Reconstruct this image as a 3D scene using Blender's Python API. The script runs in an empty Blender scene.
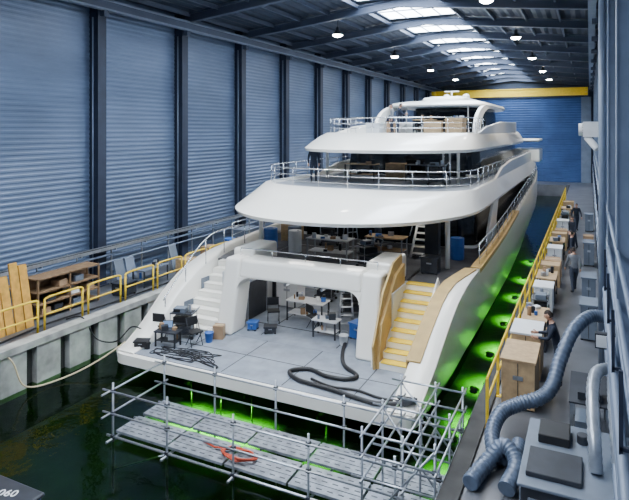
import bpy, bmesh, math, random
from mathutils import Vector, Matrix
random.seed(7)
scene = bpy.context.scene
CX = -8.7

# ------------------------------------------------------------------ materials
def mat(name, col, rough=0.5, metal=0.0, var=0.12, scale=3.0, bump=0.0, emit=None, estr=0.0, coat=0.0, stretch=None):
    m = bpy.data.materials.new(name); m.use_nodes = True
    nt = m.node_tree; b = nt.nodes['Principled BSDF']
    b.inputs['Roughness'].default_value = rough
    b.inputs['Metallic'].default_value = metal
    b.inputs['Coat Weight'].default_value = coat
    tc = nt.nodes.new('ShaderNodeTexCoord')
    nz = nt.nodes.new('ShaderNodeTexNoise'); nz.inputs['Scale'].default_value = scale
    nz.inputs['Detail'].default_value = 5
    if stretch:
        mp = nt.nodes.new('ShaderNodeMapping'); mp.inputs['Scale'].default_value = stretch
        nt.links.new(tc.outputs['Object'], mp.inputs['Vector']); nt.links.new(mp.outputs['Vector'], nz.inputs['Vector'])
    else:
        nt.links.new(tc.outputs['Object'], nz.inputs['Vector'])
    rp = nt.nodes.new('ShaderNodeValToRGB')
    rp.color_ramp.elements[0].position = 0.3; rp.color_ramp.elements[1].position = 0.7
    rp.color_ramp.elements[0].color = (*[c*(1-var) for c in col], 1)
    rp.color_ramp.elements[1].color = (*[min(1, c*(1+var)) for c in col], 1)
    nt.links.new(nz.outputs['Fac'], rp.inputs['Fac'])
    nt.links.new(rp.outputs['Color'], b.inputs['Base Color'])
    if bump:
        bp = nt.nodes.new('ShaderNodeBump'); bp.inputs['Strength'].default_value = bump
        nt.links.new(nz.outputs['Fac'], bp.inputs['Height'])
        nt.links.new(bp.outputs['Normal'], b.inputs['Normal'])
    if emit:
        b.inputs['Emission Color'].default_value = (*emit, 1)
        b.inputs['Emission Strength'].default_value = estr
    return m

M = {}
M['white'] = mat('yacht_white_paint', (0.89, 0.87, 0.81), 0.28, 0, 0.02, 1.0, coat=0.3)
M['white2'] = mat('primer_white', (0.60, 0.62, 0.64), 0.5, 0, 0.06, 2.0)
M['deck'] = mat('deck_grey', (0.22, 0.25, 0.30), 0.5, 0, 0.2, 2.5)
M['deckdark'] = mat('deck_protection_dark', (0.09, 0.09, 0.10), 0.7, 0, 0.4, 1.5)
M['glass'] = mat('dark_glass', (0.004, 0.006, 0.009), 0.10, 0, 0.2, 1.0)
M['dark'] = mat('interior_dark', (0.02, 0.022, 0.026), 0.6, 0, 0.3, 2.0)
M['tan'] = mat('protective_board_tan', (0.48, 0.33, 0.13), 0.7, 0, 0.12, 3.0)
M['teak'] = mat('teak_cap', (0.46, 0.30, 0.10), 0.5, 0, 0.15, 5.0)
M['yel'] = mat('yellow_paint', (0.80, 0.54, 0.02), 0.5, 0, 0.1, 6.0)
M['steel'] = mat('galvanised_steel', (0.40, 0.43, 0.48), 0.35, 0.75, 0.15, 8.0)
M['rail'] = mat('polished_rail', (0.7, 0.71, 0.73), 0.2, 0.8, 0.03, 5.0)
M['alu'] = mat('aluminium_plank', (0.22, 0.24, 0.27), 0.45, 0.3, 0.40, 4.0, bump=0.1)
M['conc'] = mat('concrete_floor', (0.10, 0.105, 0.12), 0.32, 0, 0.40, 0.8, bump=0.03)
M['concl'] = mat('concrete_light', (0.34, 0.34, 0.32), 0.8, 0, 0.35, 2.0, bump=0.1)
M['concd'] = mat('concrete_dark', (0.04, 0.04, 0.04), 0.85, 0, 0.4, 2.0)
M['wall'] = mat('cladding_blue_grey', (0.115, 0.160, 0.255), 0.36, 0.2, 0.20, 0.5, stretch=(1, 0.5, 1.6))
M['wallfar'] = mat('cladding_blue', (0.035, 0.09, 0.25), 0.5, 0.1, 0.2, 0.5)
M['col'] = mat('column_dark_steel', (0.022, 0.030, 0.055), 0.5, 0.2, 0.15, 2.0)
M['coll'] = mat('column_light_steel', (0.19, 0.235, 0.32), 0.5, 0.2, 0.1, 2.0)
M['roof'] = mat('roof_deck_steel', (0.026, 0.038, 0.066), 0.6, 0.2, 0.15, 1.0)
M['beam'] = mat('roof_beam_steel', (0.07, 0.09, 0.14), 0.5, 0.2, 0.1, 1.0)
M['sky'] = mat('skylight_panel', (0.8, 0.85, 0.95), 0.4, 0, 0.02, 1.0, emit=(0.80, 0.90, 1.0), estr=18.0)
M['lampglow'] = mat('lamp_glow', (1, 0.97, 0.9), 0.4, 0, 0.0, 1.0, emit=(1.0, 0.95, 0.85), estr=80.0)
M['tubelight'] = mat('tube_light_glow', (1, 0.97, 0.9), 0.4, 0, 0.0, 1.0, emit=(1.0, 0.97, 0.92), estr=18.0)
M['ply'] = mat('plywood', (0.44, 0.30, 0.16), 0.7, 0, 0.18, 7.0)
M['plyd'] = mat('stained_timber', (0.20, 0.12, 0.06), 0.7, 0, 0.2, 7.0)
M['plyor'] = mat('orange_shuttering_board', (0.56, 0.29, 0.045), 0.6, 0, 0.25, 5.0)
M['card'] = mat('cardboard', (0.33, 0.21, 0.12), 0.8, 0, 0.1, 5.0)
M['tape'] = mat('parcel_tape', (0.55, 0.45, 0.28), 0.3, 0, 0.05, 5.0)
M['black'] = mat('black_rubber', (0.010, 0.010, 0.012), 0.5, 0, 0.2, 5.0)
M['duct'] = mat('flex_duct_grey', (0.09, 0.12, 0.18), 0.4, 0.2, 0.2, 6.0)
M['ductl'] = mat('silver_duct', (0.36, 0.40, 0.46), 0.35, 0.6, 0.15, 6.0)
M['blue'] = mat('blue_plastic', (0.03, 0.12, 0.42), 0.4, 0, 0.1, 3.0)
M['red'] = mat('red_hose', (0.42, 0.05, 0.02), 0.5, 0, 0.1, 5.0)
M['mach'] = mat('machine_dark_grey', (0.028, 0.032, 0.042), 0.5, 0.2, 0.2, 4.0)
M['greycab'] = mat('cabinet_grey', (0.14, 0.17, 0.22), 0.5, 0.1, 0.1, 3.0)
M['paperw'] = mat('white_sheet', (0.68, 0.70, 0.72), 0.6, 0, 0.05, 3.0)
M['screen'] = mat('laptop_screen', (0.02, 0.05, 0.1), 0.2, 0, 0.1, 3.0, emit=(0.3, 0.5, 0.9), estr=0.7)
M['green'] = mat('underwater_lamp_glow', (0.3, 1, 0.3), 0.4, 0, 0.0, 1.0, emit=(0.45, 1.0, 0.18), estr=20.0)
M['bed'] = mat('dock_bed', (0.012, 0.022, 0.010), 0.9, 0, 0.5, 1.2)
M['concw'] = mat('submerged_concrete', (0.06, 0.08, 0.05), 0.9, 0, 0.35, 1.5)
M['antifoul'] = mat('hull_bottom_paint', (0.04, 0.06, 0.045), 0.4, 0, 0.1, 1.0)
M['skin'] = mat('skin', (0.50, 0.28, 0.19), 0.55, 0, 0.05, 10)
M['hair'] = mat('dark_hair', (0.03, 0.02, 0.015), 0.8, 0, 0.2, 30)
M['navy'] = mat('navy_workwear', (0.012, 0.018, 0.036), 0.8, 0, 0.15, 10)
M['jean'] = mat('work_trousers', (0.03, 0.038, 0.06), 0.8, 0, 0.15, 10)
M['greysh'] = mat('grey_shirt', (0.18, 0.19, 0.21), 0.8, 0, 0.1, 10)
M['lips'] = mat('lips', (0.40, 0.14, 0.12), 0.5, 0, 0.05, 10)

# water
w = bpy.data.materials.new('dock_water'); w.use_nodes = True
nt = w.node_tree; nt.nodes.clear()
out = nt.nodes.new('ShaderNodeOutputMaterial'); mix = nt.nodes.new('ShaderNodeMixShader')
tr = nt.nodes.new('ShaderNodeBsdfTransparent'); tr.inputs[0].default_value = (0.26, 0.46, 0.20, 1)
gl = nt.nodes.new('ShaderNodeBsdfGlossy'); gl.inputs['Roughness'].default_value = 0.03
gl.inputs['Color'].default_value = (0.60, 0.68, 0.78, 1)
fr = nt.nodes.new('ShaderNodeFresnel'); fr.inputs['IOR'].default_value = 1.28
tc = nt.nodes.new('ShaderNodeTexCoord'); nz = nt.nodes.new('ShaderNodeTexNoise')
nz.inputs['Scale'].default_value = 1.8; nz.inputs['Detail'].default_value = 3
bp = nt.nodes.new('ShaderNodeBump'); bp.inputs['Strength'].default_value = 0.16; bp.inputs['Distance'].default_value = 0.15
nt.links.new(tc.outputs['Object'], nz.inputs['Vector']); nt.links.new(nz.outputs['Fac'], bp.inputs['Height'])
nt.links.new(bp.outputs['Normal'], gl.inputs['Normal']); nt.links.new(bp.outputs['Normal'], fr.inputs['Normal'])
nt.links.new(fr.outputs[0], mix.inputs[0]); nt.links.new(tr.outputs[0], mix.inputs[1]); nt.links.new(gl.outputs[0], mix.inputs[2])
nt.links.new(mix.outputs[0], out.inputs[0]); M['water'] = w

# ------------------------------------------------------------------ builder
class B:
    def __init__(s, name):
        s.name = name; s.v = []; s.f = []; s.m = []; s.sm = []; s.slots = []
    def mi(s, k):
        if k not in s.slots: s.slots.append(k)
        return s.slots.index(k)
    def add(s, vs, fs, k, smooth=False):
        o = len(s.v); s.v += [tuple(v) for v in vs]; i = s.mi(k)
        for f in fs:
            s.f.append([o+a for a in f]); s.m.append(i); s.sm.append(smooth)
    def box(s, x0, x1, y0, y1, z0, z1, k, rz=0.0):
        vs = [(x0,y0,z0),(x1,y0,z0),(x1,y1,z0),(x0,y1,z0),(x0,y0,z1),(x1,y0,z1),(x1,y1,z1),(x0,y1,z1)]
        if rz:
            cx, cy = (x0+x1)/2, (y0+y1)/2; c, q = math.cos(rz), math.sin(rz)
            vs = [(cx+(x-cx)*c-(y-cy)*q, cy+(x-cx)*q+(y-cy)*c, z) for x,y,z in vs]
        s.add(vs, [(0,3,2,1),(4,5,6,7),(0,1,5,4),(1,2,6,5),(2,3,7,6),(3,0,4,7)], k)
    def cyl(s, p1, p2, r, k, n=8, r2=None):
        s.tube([p1, p2], r, k, n, r2s=None if r2 is None else [r, r2])
    def tube(s, path, r, k, n=8, r2s=None, smooth=True):
        P = [Vector(p) for p in path]; rings = []
        T = []
        for i in range(len(P)):
            a = P[max(i-1,0)]; c = P[min(i+1,len(P)-1)]; T.append((c-a).normalized())
        u = T[0].orthogonal().normalized()
        for i, p in enumerate(P):
            u = (u - T[i]*u.dot(T[i]))
            if u.length < 1e-5: u = T[i].orthogonal()
            u.normalize(); w_ = T[i].cross(u)
            rr = r2s[i] if r2s else r
            rings.append([p + (u*math.cos(2*math.pi*j/n)+w_*math.sin(2*math.pi*j/n))*rr for j in range(n)])
        s.loft(rings, k, closed=True, caps=True, smooth=smooth)
    def loft(s, rings, k, closed=True, caps=False, smooth=False):
        n = len(rings[0]); vs = [v for r in rings for v in r]; ks = k if isinstance(k, list) else [k]*(len(rings)-1)
        o = len(s.v); s.v += [tuple(v) for v in vs]
        for i in range(len(rings)-1):
            mi = s.mi(ks[i])
            for j in range(n if closed else n-1):
                a = o+i*n+j; b = o+i*n+(j+1)%n
                s.f.append([a, b, b+n, a+n]); s.m.append(mi); s.sm.append(smooth)
        if caps:
            s.f.append([o+j for j in range(n)][::-1]); s.m.append(s.mi(ks[0])); s.sm.append(False)
            s.f.append([o+(len(rings)-1)*n+j for j in range(n)]); s.m.append(s.mi(ks[-1])); s.sm.append(False)
    def prism(s, poly, z0, z1, k):
        s.loft([[(x,y,z0) for x,y in poly], [(x,y,z1) for x,y in poly]], k, caps=True)
    def plate(s, poly_yz, x0, x1, k):
        s.loft([[(x0,y,z) for y,z in poly_yz], [(x1,y,z) for y,z in poly_yz]], k, caps=True)
    def rail(s, path, h, k='rail', r=0.022, spacing=1.1, mids=2, slope=0):
        P = [Vector(p) for p in path]; s.tube([p+Vector((0,0,h)) for p in P], r*1.25, k, 6)
        for m_ in range(mids):
            s.tube([p+Vector((0,0,h*(m_+1)/(mids+1))) for p in P], r*0.7, k, 5)
        acc = 0; s.cyl(P[0], P[0]+Vector((0,0,h)), r, k, 6)
        for a, b in zip(P[:-1], P[1:]):
            L = (b-a).length; t = spacing-acc
            while t <= L:
                q = a.lerp(b, t/L); s.cyl(q, q+Vector((0,0,h)), r, k, 6); t += spacing
            acc = (acc+L) % spacing
    def done(s, bevel=0.0, loc=None, recalc=True, seg=2):
        me = bpy.data.meshes.new(s.name); me.from_pydata(s.v, [], s.f)
        for k in s.slots: me.materials.append(M[k])
        me.polygons.foreach_set('material_index', s.m); me.polygons.foreach_set('use_smooth', s.sm)
        me.update()
        if recalc:
            bm = bmesh.new(); bm.from_mesh(me); bmesh.ops.recalc_face_normals(bm, faces=bm.faces); bm.to_mesh(me); bm.free()
        ob = bpy.data.objects.new(s.name, me); scene.collection.objects.link(ob)
        if bevel:
            md = ob.modifiers.new('bevel', 'BEVEL'); md.width = bevel; md.segments = seg; md.limit_method = 'ANGLE'
            md.angle_limit = math.radians(40)
        return ob

def empty(name, loc=(0,0,0)):
    e = bpy.data.objects.new(name, None); e.location = loc; scene.collection.objects.link(e); return e
def group(name, obs):
    e = empty(name)
    for o in obs: o.parent = e
    return e
def interp(tab, y):
    if y <= tab[0][0]: return tab[0][1]
    for (a, va), (b, vb) in zip(tab[:-1], tab[1:]):
        if y <= b:
            t = (y-a)/(b-a); return va+(vb-va)*t
    return tab[-1][1]
def smooth_path(pts, n=6):
    P = [Vector(p) for p in pts]; out = []
    for i in range(len(P)-1):
        p0 = P[max(i-1,0)]; p1 = P[i]; p2 = P[i+1]; p3 = P[min(i+2,len(P)-1)]
        for j in range(n):
            t = j/n
            out.append(0.5*((2*p1)+(p2-p0)*t+(2*p0-5*p1+4*p2-p3)*t*t+(3*p1-p0-3*p2+p3)*t**3))
    out.append(P[-1]); return out

# ------------------------------------------------------------------ hall
Y0, Y1 = -6.0, 76.0
XL, XR = -18.5, 1.0
WATER = -1.3
COLS = [17.1+5.3*k for k in range(-4, 12)]

def corrug(name, x, y0, y1, z0, z1, k, pitch=0.24, amp=0.03, axis='x', sgn=1):
    b = B(name); zs = []
    z = z0
    while z < z1:
        zs += [(z, 0), (z+pitch*0.35, 0), (z+pitch*0.5, amp), (z+pitch*0.85, amp)]
        z += pitch
    zs.append((z1, 0))
    if axis == 'x': rings = [[(x+sgn*o, y0, z), (x+sgn*o, y1, z)] for z, o in zs]
    else: rings = [[(y0, x-o, z), (y1, x-o, z)] for z, o in zs]
    b.loft(rings, k, closed=False)
    return b.done(recalc=False)
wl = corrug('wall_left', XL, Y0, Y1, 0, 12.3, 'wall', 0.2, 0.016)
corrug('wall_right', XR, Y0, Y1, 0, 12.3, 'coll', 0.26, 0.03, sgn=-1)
b = B('wall_far')
b.box(XL, XR, Y1, Y1+0.2, -3, 13.3, 'roof'); b.done()
corrug('door_1', Y1-0.08, -15.5, -0.9, 0, 10.4, 'wallfar', 0.3, 0.04, axis='y')
b = B('trim_1')
b.box(-0.9, 0.2, Y1-0.3, Y1-0.02, 0, 10.4, 'coll'); b.box(-15.9, -15.5, Y1-0.3, Y1-0.02, 0, 10.4, 'coll')
b.box(-15.9, 0.2, Y1-0.3, Y1-0.02, 10.4, 10.9, 'col'); b.done(0.02)

b = B('floor')   # quay right + left + far
b.box(-2.2, XR, Y0, Y1, -3, 0, 'conc'); b.box(XL, -15.35, Y0, Y1, -3, 0, 'conc')
b.box(-15.35, -2.2, 71.5, Y1, -3, 0, 'conc'); b.done()
b = B('dock_bed'); b.box(-15.35, -2.2, Y0, 71.5, -3.2, -2.6, 'bed'); b.done()
b = B('dock_water'); b.add([(-15.35,Y0,WATER),(-2.2,Y0,WATER),(-2.2,71.5,WATER),(-15.35,71.5,WATER)], [(0,1,2,3)], 'water'); b.done(recalc=False)
b = B('dock_wall_buttresses')
y = -5
while y < 70:
    b.box(-15.36, -15.10, y, y+0.85, -1.45, -0.12, 'concl')
    b.box(-15.355, -15.33, y+0.85, y+1.2, -1.45, -0.12, 'concd')
    b.box(-2.36, -2.19, y, y+0.85, -1.45, -0.12, 'concl'); y += 1.2
b.box(-15.5, -15.06, Y0, 71.5, -0.16, 0.06, 'concl')
b.box(-2.38, -2.02, Y0, 71.5, -0.16, 0.06, 'concd')
b.box(-2.34, -2.19, Y0, 71.5, -2.6, -1.46, 'concw'); b.box(-15.36, -15.2, Y0, 71.5, -2.6, -1.46, 'bed')
b.done(0.02)

# roof
RZ = lambda x: 12.1 + (13.2-12.1)*(1-abs(x-CX)/9.8)
b = B('ceiling')
for sx in (-1, 1):
    xs = CX + sx*9.9
    n = 34
    pts = []
    for i in range(n+1):
        t = i/n; x = xs + (CX + sx*2.05 - xs)*t; o = 0.06 if i % 2 else 0
        pts.append((x, RZ(x)+o))
    b.loft([[(x,Y0,z),(x,Y1,z)] for x,z in pts], 'roof', closed=False)
ybays = [COLS[0]-5.3] + COLS
for i, c in enumerate(ybays):   # solid strips between skylights
    b.box(CX-2.1, CX+2.1, c-0.5, c+0.5, 13.02, 13.1, 'roof')
b.done(recalc=False)
b = B('window_1')
for i, c in enumerate(ybays[:-1]):
    for q in range(4):
        x0 = CX-2.04+q*1.02
        b.box(x0+0.03, x0+0.99, c+0.5, c+4.8, 13.05, 13.1, 'sky')
b.done()
b = B('trim_skylight_frames')
for c in ybays[:-1]:
    for q in range(5): b.box(CX-2.04+q*1.02-0.03, CX-2.04+q*1.02+0.03, c+0.5, c+4.8, 13.0, 13.12, 'coll')
    b.box(CX-2.08, CX+2.08, c+2.6, c+2.7, 13.0, 13.12, 'coll')
b.done()
b = B('roof_beams')
for c in COLS:
    for sx in (-1, 1):
        xa, xb_ = CX+sx*9.7, CX
        za, zb = RZ(xa)-0.05, RZ(xb_)-0.1
        for dz0, dz1, hw in ((-0.06, 0, 0.14), (-0.40, -0.06, 0.02), (-0.46, -0.40, 0.14)):
            b.loft([[(xa,c-hw,za+dz0),(xa,c+hw,za+dz0),(xa,c+hw,za+dz1),(xa,c-hw,za+dz1)],
                    [(xb_,c-hw,zb+dz0),(xb_,c+hw,zb+dz0),(xb_,c+hw,zb+dz1),(xb_,c-hw,zb+dz1)]], 'beam', caps=True)
for sx in (-1, 1):
    for q in (2.2, 3.9, 5.6, 7.3, 9.0):
        x = CX+sx*q; z = RZ(x)-0.02
        b.box(x-0.05, x+0.05, Y0, Y1-0.1, z-0.2, z, 'beam')
b.done()
b = B('wall_columns')
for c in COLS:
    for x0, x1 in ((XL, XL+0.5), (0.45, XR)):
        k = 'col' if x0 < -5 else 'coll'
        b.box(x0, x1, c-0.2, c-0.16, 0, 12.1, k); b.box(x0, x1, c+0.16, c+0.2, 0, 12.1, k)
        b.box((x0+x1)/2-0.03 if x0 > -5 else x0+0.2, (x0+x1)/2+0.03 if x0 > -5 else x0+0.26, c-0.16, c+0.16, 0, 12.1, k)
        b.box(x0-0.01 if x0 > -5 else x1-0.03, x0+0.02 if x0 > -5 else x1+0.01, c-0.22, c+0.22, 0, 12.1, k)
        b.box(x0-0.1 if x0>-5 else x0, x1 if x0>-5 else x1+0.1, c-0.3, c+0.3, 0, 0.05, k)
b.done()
b = B('crane_runway')
for x in (XL+0.75, 0.1):
    b.box(x-0.15, x+0.15, Y0, Y1-0.4, 11.28, 11.34, 'coll'); b.box(x-0.03, x+0.03, Y0, Y1-0.4, 11.34, 11.66, 'beam')
    b.box(x-0.15, x+0.15, Y0, Y1-0.4, 11.66, 11.72, 'coll')
    for c in COLS: b.box(min(x, XL+0.4 if x < -5 else 0.5), max(x, XL+0.4 if x < -5 else 0.5), c-0.12, c+0.12, 11.05, 11.28, 'beam')
b.done()
b = B('overhead_crane')
b.box(XL+1.2, -0.15, 70.0, 70.35, 10.35, 11.15, 'yel'); b.box(XL+1.2, -0.15, 69.9, 70.45, 11.1, 11.2, 'yel'); b.box(XL+1.2, -0.15, 69.9, 70.45, 10.3, 10.38, 'yel')
for x in (XL+1.2, -0.3): b.box(x-0.15, x+0.15, 68.8, 71.6, 10.6, 11.1, 'yel')
b.done(0.02)
# left wall services
b = B('cable_tray')
b.box(XL+0.55, XL+0.85, Y0, Y1-2, 1.50, 1.53, 'steel'); b.box(XL+0.84, XL+0.86, Y0, Y1-2, 1.5, 1.62, 'steel')
b.box(XL+0.55, XL+0.57, Y0, Y1-2, 1.5, 1.62, 'steel')
for q, r in ((0.62, 0.03), (0.7, 0.025), (0.77, 0.03)): b.cyl((XL+q, Y0, 1.56), (XL+q, Y1-2, 1.56), r, 'black', 6)
b.cyl((XL+0.65, Y0, 1.25), (XL+0.65, Y1-2, 1.25), 0.05, 'coll', 8); b.cyl((XL+0.65, Y0, 0.95), (XL+0.65, Y1-2, 0.95), 0.035, 'coll', 8)
y = Y0+0.5
while y < Y1-2: b.box(XL+0.02, XL+0.85, y, y+0.05, 1.44, 1.5, 'steel'); b.box(XL+0.55, XL+0.6, y, y+0.05, 0, 1.5, 'steel'); y += 1.77
b.done()
b = B('downpipes')
for i, c in enumerate(COLS):
    if i % 2 == 1: b.cyl((XL+0.3, c+0.35, 0.05), (XL+0.3, c+0.35, 11.0), 0.07, 'coll', 8)
    b.cyl((XL+0.3, c-0.3, 0.05), (XL+0.3, c-0.3, 11.0), 0.025, 'coll', 6)
b.done()
# right wall services
b = B('wall_pipework')
for z, r, x in ((2.3, 0.07, 0.62), (2.05, 0.05, 0.6), (3.3, 0.05, 0.7), (3.0, 0.04, 0.7), (1.2, 0.06, 0.62), (4.2, 0.04, 0.7)):
    b.cyl((x-0.25, 6, z), (x-0.25, Y1-1, z), r, 'coll', 8)
b.cyl((0.30, 16.5, 0), (0.30, 16.5, 11.2), 0.09, 'coll', 10); b.cyl((0.32, 17.6, 0), (0.32, 17.6, 11.2), 0.06, 'ductl', 10)
b.cyl((0.36, 21, 0), (0.36, 21, 11.2), 0.05, 'coll', 8)
y = 8
while y < 70: b.box(0.33, 1.0, y, y+0.05, 2.4, 2.45, 'col'); b.box(0.33, 0.38, y, y+0.05, 0, 3.4, 'col'); y += 2.65
b.done()

# high bay lamps
LP = [(-13.0, y) for y in (19.2, 29.8, 40.4, 51.0, 61.6)] + [(-3.9, y) for y in (14.0, 24.6, 35.2, 45.8, 56.4, 66)] + [(-13.0, 8.5), (-3.9, 3.4), (-13,-2)]
for i, (x, y) in enumerate(LP):
    z = 11.9
    b = B('high_bay_lamp')
    prof = [(0.05, 0.42), (0.09, 0.36), (0.10, 0.2), (0.22, 0.1), (0.30, -0.05)]
    rings = [[(x+r*math.cos(a*math.pi/8), y+r*math.sin(a*math.pi/8), z+h) for a in range(16)] for r, h in prof]
    b.loft(rings, 'mach', smooth=True)
    b.loft([[(x+r*math.cos(a*math.pi/8), y+r*math.sin(a*math.pi/8), z+h) for a in range(16)] for r, h in ((0.29,-0.04),(0.2,-0.14),(0.01,-0.17))], 'lampglow', smooth=True)
    b.cyl((x, y, z+0.42), (x, y, RZ(x)-0.01), 0.02, 'mach', 6)
    ob = b.done(recalc=False)
    ld = bpy.data.lights.new('lamp_light', 'SPOT'); ld.energy = 2250; ld.spot_size = math.radians(120); ld.spot_blend = 0.85
    ld.color = (1.0, 0.95, 0.86); ld.shadow_soft_size = 0.3
    lo = bpy.data.objects.new('lamp_light', ld); lo.location = (x, y, z-0.2); scene.collection.objects.link(lo); lo.parent = ob
# skylight daylight as area lights just beneath the glazing
for i, c in enumerate(ybays[:-1]):
    ld = bpy.data.lights.new('skylight_daylight', 'AREA'); ld.shape = 'RECTANGLE'; ld.size = 3.8; ld.size_y = 4.0
    ld.energy = 165; ld.color = (0.45, 0.66, 1.0)
    lo = bpy.data.objects.new('skylight_daylight', ld); lo.location = (CX, c+2.65, 12.98); scene.collection.objects.link(lo)
    lo.parent = bpy.data.objects['window_1']

# ------------------------------------------------------------------ yacht
parts = []
ZT = [(13.4,-0.62),(13.9,-0.52),(14.6,-0.2),(15.3,0.25),(16,0.72),(17,1.15),(18,1.42),(19.5,1.58),(21,1.62),(24,1.75),(35,2.4),(45,3.0),(60,3.9),(67,4.3)]
WD = [(13.4,4.85),(16,5.1),(20,5.3),(26,5.4),(42,5.35),(48,5.0),(54,4.1),(60,2.7),(64,1.3),(67,0.06)]
WW = [(13.4,4.75),(18,4.9),(30,4.75),(36,4.45),(42,3.9),(48,3.1),(54,2.1),(60,1.1),(64,0.4),(67,0.03)]
ZK = [(13.4,-0.98),(14.2,-1.05),(15.0,-1.15),(15.8,-1.9),(17,-2.45),(67,-2.5)]
HY = [13.45,13.9,14.3,14.8,15.3,15.8,16.4,17,17.6,18.3,19,20,21,22.5,24,27,30,33,36,39,42,45,48,51,54,57,60,62,64,66,67]
b = B('hull_shell')
rings = []
for y in HY:
    wd, ww, zt, zk = interp(WD,y), interp(WW,y), interp(ZT,y), interp(ZK,y)
    zt = max(zt, -0.6)
    wm = ww+(wd-ww)*0.35
    half = [(wd, zt), (wd-0.02, zt*0.5-0.3), (wm+(wd-wm)*0.3, -0.75), (ww, max(-1.12,zk+0.04)), (ww*0.985, max(-1.3,zk+0.02)), (ww*0.8, max(-2.1, zk+0.01)), (ww*0.3, max(-2.45, zk+0.005))]
    ring = [(CX+p, y, z) for p, z in half] + [(CX, y, zk)] + [(CX-p, y, z) for p, z in half[::-1]]
    rings.append(ring)
o = len(b.v); n = len(rings[0]); b.v += [v for r in rings for v in r]
for i in range(len(rings)-1):
    for j in range(n-1):
        k = 'antifoul' if 3 <= j <= n-5 else 'white'
        b.f.append([o+i*n+j, o+i*n+j+1, o+(i+1)*n+j+1, o+(i+1)*n+j]); b.m.append(b.mi(k)); b.sm.append(True)
b.f.append([o+j for j in range(2, n-2)]); b.m.append(b.mi('white')); b.sm.append(False)
parts.append(b.done())
# bulwarks (cap + inner face)
b = B('bulwarks')
TH = [(13.4,0.75),(18,0.75),(20,0.35),(22,0.22),(60,0.2),(67,0.02)]
for sx in (-1, 1):
    rg = []
    for y in HY:
        wd, zt, th = interp(WD,y), max(interp(ZT,y), -0.6), interp(TH,y)
        zin = -0.6 if y < 18.6 else 1.3 if y < 30 else 1.3+(y-30)*0.035
        zin = min(zin, zt)
        rg.append([(CX+sx*wd, y, zt-0.06), (CX+sx*(wd-0.05), y, zt+0.02), (CX+sx*(wd-th+0.05), y, zt+0.02), (CX+sx*(wd-th), y, zt-0.06), (CX+sx*(wd-th), y, zin-0.05)])
    b.loft(rg, 'white', closed=False, smooth=True)
for y0_, z0_ in ((16.2, -0.1), (17.2, 0.5)):
    b.box(CX-4.36, CX-4.34, y0_, y0_+0.6, z0_-0.25, z0_+0.35, 'greycab')
parts.append(b.done())
# swim platform
def rect_round(x0, x1, y0, y1, r, n=6):
    P = []
    for cx_, cy_, a0 in ((x0+r,y0+r,180),(x1-r,y0+r,270)):
        for i in range(n+1):
            a = math.radians(a0+90*i/n); P.append((cx_+r*math.cos(a), cy_+r*math.sin(a)))
    P += [(x1,y1),(x0,y1)]; return P
b = B('swim_platform')
b.prism(rect_round(CX-4.9, CX+4.9, 13.3, 16.4, 0.45), -0.92, -0.62, 'white')
b.prism(rect_round(CX-4.6, CX+4.5, 13.5, 16.4, 0.35), -0.63, -0.595, 'deck')
b.box(CX-3.2, CX+3.2, 16.2, 22.5, -0.7, -0.59, 'deck')
for x in (CX-2.9, CX-0.9, CX+1.1, CX+3.1): b.box(x, x+0.03, 13.55, 16.2, -0.60, -0.59, 'dark')
b.box(CX-4.0, CX+4.0, 14.9, 14.93, -0.60, -0.59, 'dark')
parts.append(b.done(0.04))
# transom block
TX = 2.9; OX = 2.25
b = B('transom')
def lean(x0, x1, z0, z1, d=0.9, k='white'):
    f = lambda z: 16.05+(z+0.6)*0.24
    vs = [(x0,f(z0),z0),(x1,f(z0),z0),(x1,f(z0)+d,z0),(x0,f(z0)+d,z0),(x0,f(z1),z1),(x1,f(z1),z1),(x1,f(z1)+d,z1),(x0,f(z1)+d,z1)]
    b.add(vs, [(0,3,2,1),(4,5,6,7),(0,1,5,4),(1,2,6,5),(2,3,7,6),(3,0,4,7)], k)
lean(CX-TX, CX-OX, -0.6, 1.9); lean(CX+OX, CX+TX, -0.6, 1.9); lean(CX-OX, CX+OX, 1.28, 1.9)
for sx in (-1, 1):   # stair side walls
    xa, xb_ = sorted((CX+sx*TX, CX+sx*(TX-0.25)))
    b.box(xa, xb_, 16.9, 19.0, -0.6, 1.88, 'white')
    xa, xb_ = sorted((CX+sx*(TX+0.1), CX+sx*(TX-0.75)))
    b.box(xa, xb_, 17.3, 19.1, 1.3, 2.12, 'white')
parts.append(b.done(0.10, seg=3))
b = B('transom_corner_fillets')
for sx in (-1, 1):
    X0 = CX+sx*(OX+0.02); Zt = 1.30; R_ = 0.42
    arc = [(X0-sx*R_*(1-math.cos(a*math.pi/16)), Zt-R_*(1-math.sin(a*math.pi/16))) for a in range(9)]
    poly = arc + [(X0, Zt)]
    f = lambda z: 16.06+(z+0.6)*0.24
    b.loft([[(x, f(z), z) for x, z in poly], [(x, f(z)+0.85, z) for x, z in poly]], 'white', caps=True)
parts.append(b.done())
b = B('beach_club_interior')
b.box(CX-3.2, CX-3.1, 16.9, 22.5, -0.6, 1.3, 'white2'); b.box(CX+3.1, CX+3.2, 16.9, 22.5, -0.6, 1.3, 'white2')
b.box(CX-3.2, CX+3.2, 22.4, 22.5, -0.6, 1.3, 'white2'); b.box(CX-3.1, CX+3.1, 17.2, 22.4, 1.10, 1.14, 'dark')
for i in range(7):
    b.box(CX-3.1, CX-2.95, 17.3+i*0.75, 17.38+i*0.75, -0.6, 1.12, 'mach'); b.box(CX+2.95, CX+3.1, 17.3+i*0.75, 17.38+i*0.75, -0.6, 1.12, 'mach')
for i in range(5): b.box(CX-3.0+i*1.3, CX-2.92+i*1.3, 22.3, 22.4, -0.6, 1.1, 'mach')
b.box(CX-1.9, CX-1.0, 22.28, 22.42, -0.6, 1.0, 'dark'); b.box(CX+0.6, CX+1.8, 22.28, 22.42, -0.6, 1.0, 'white')
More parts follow.
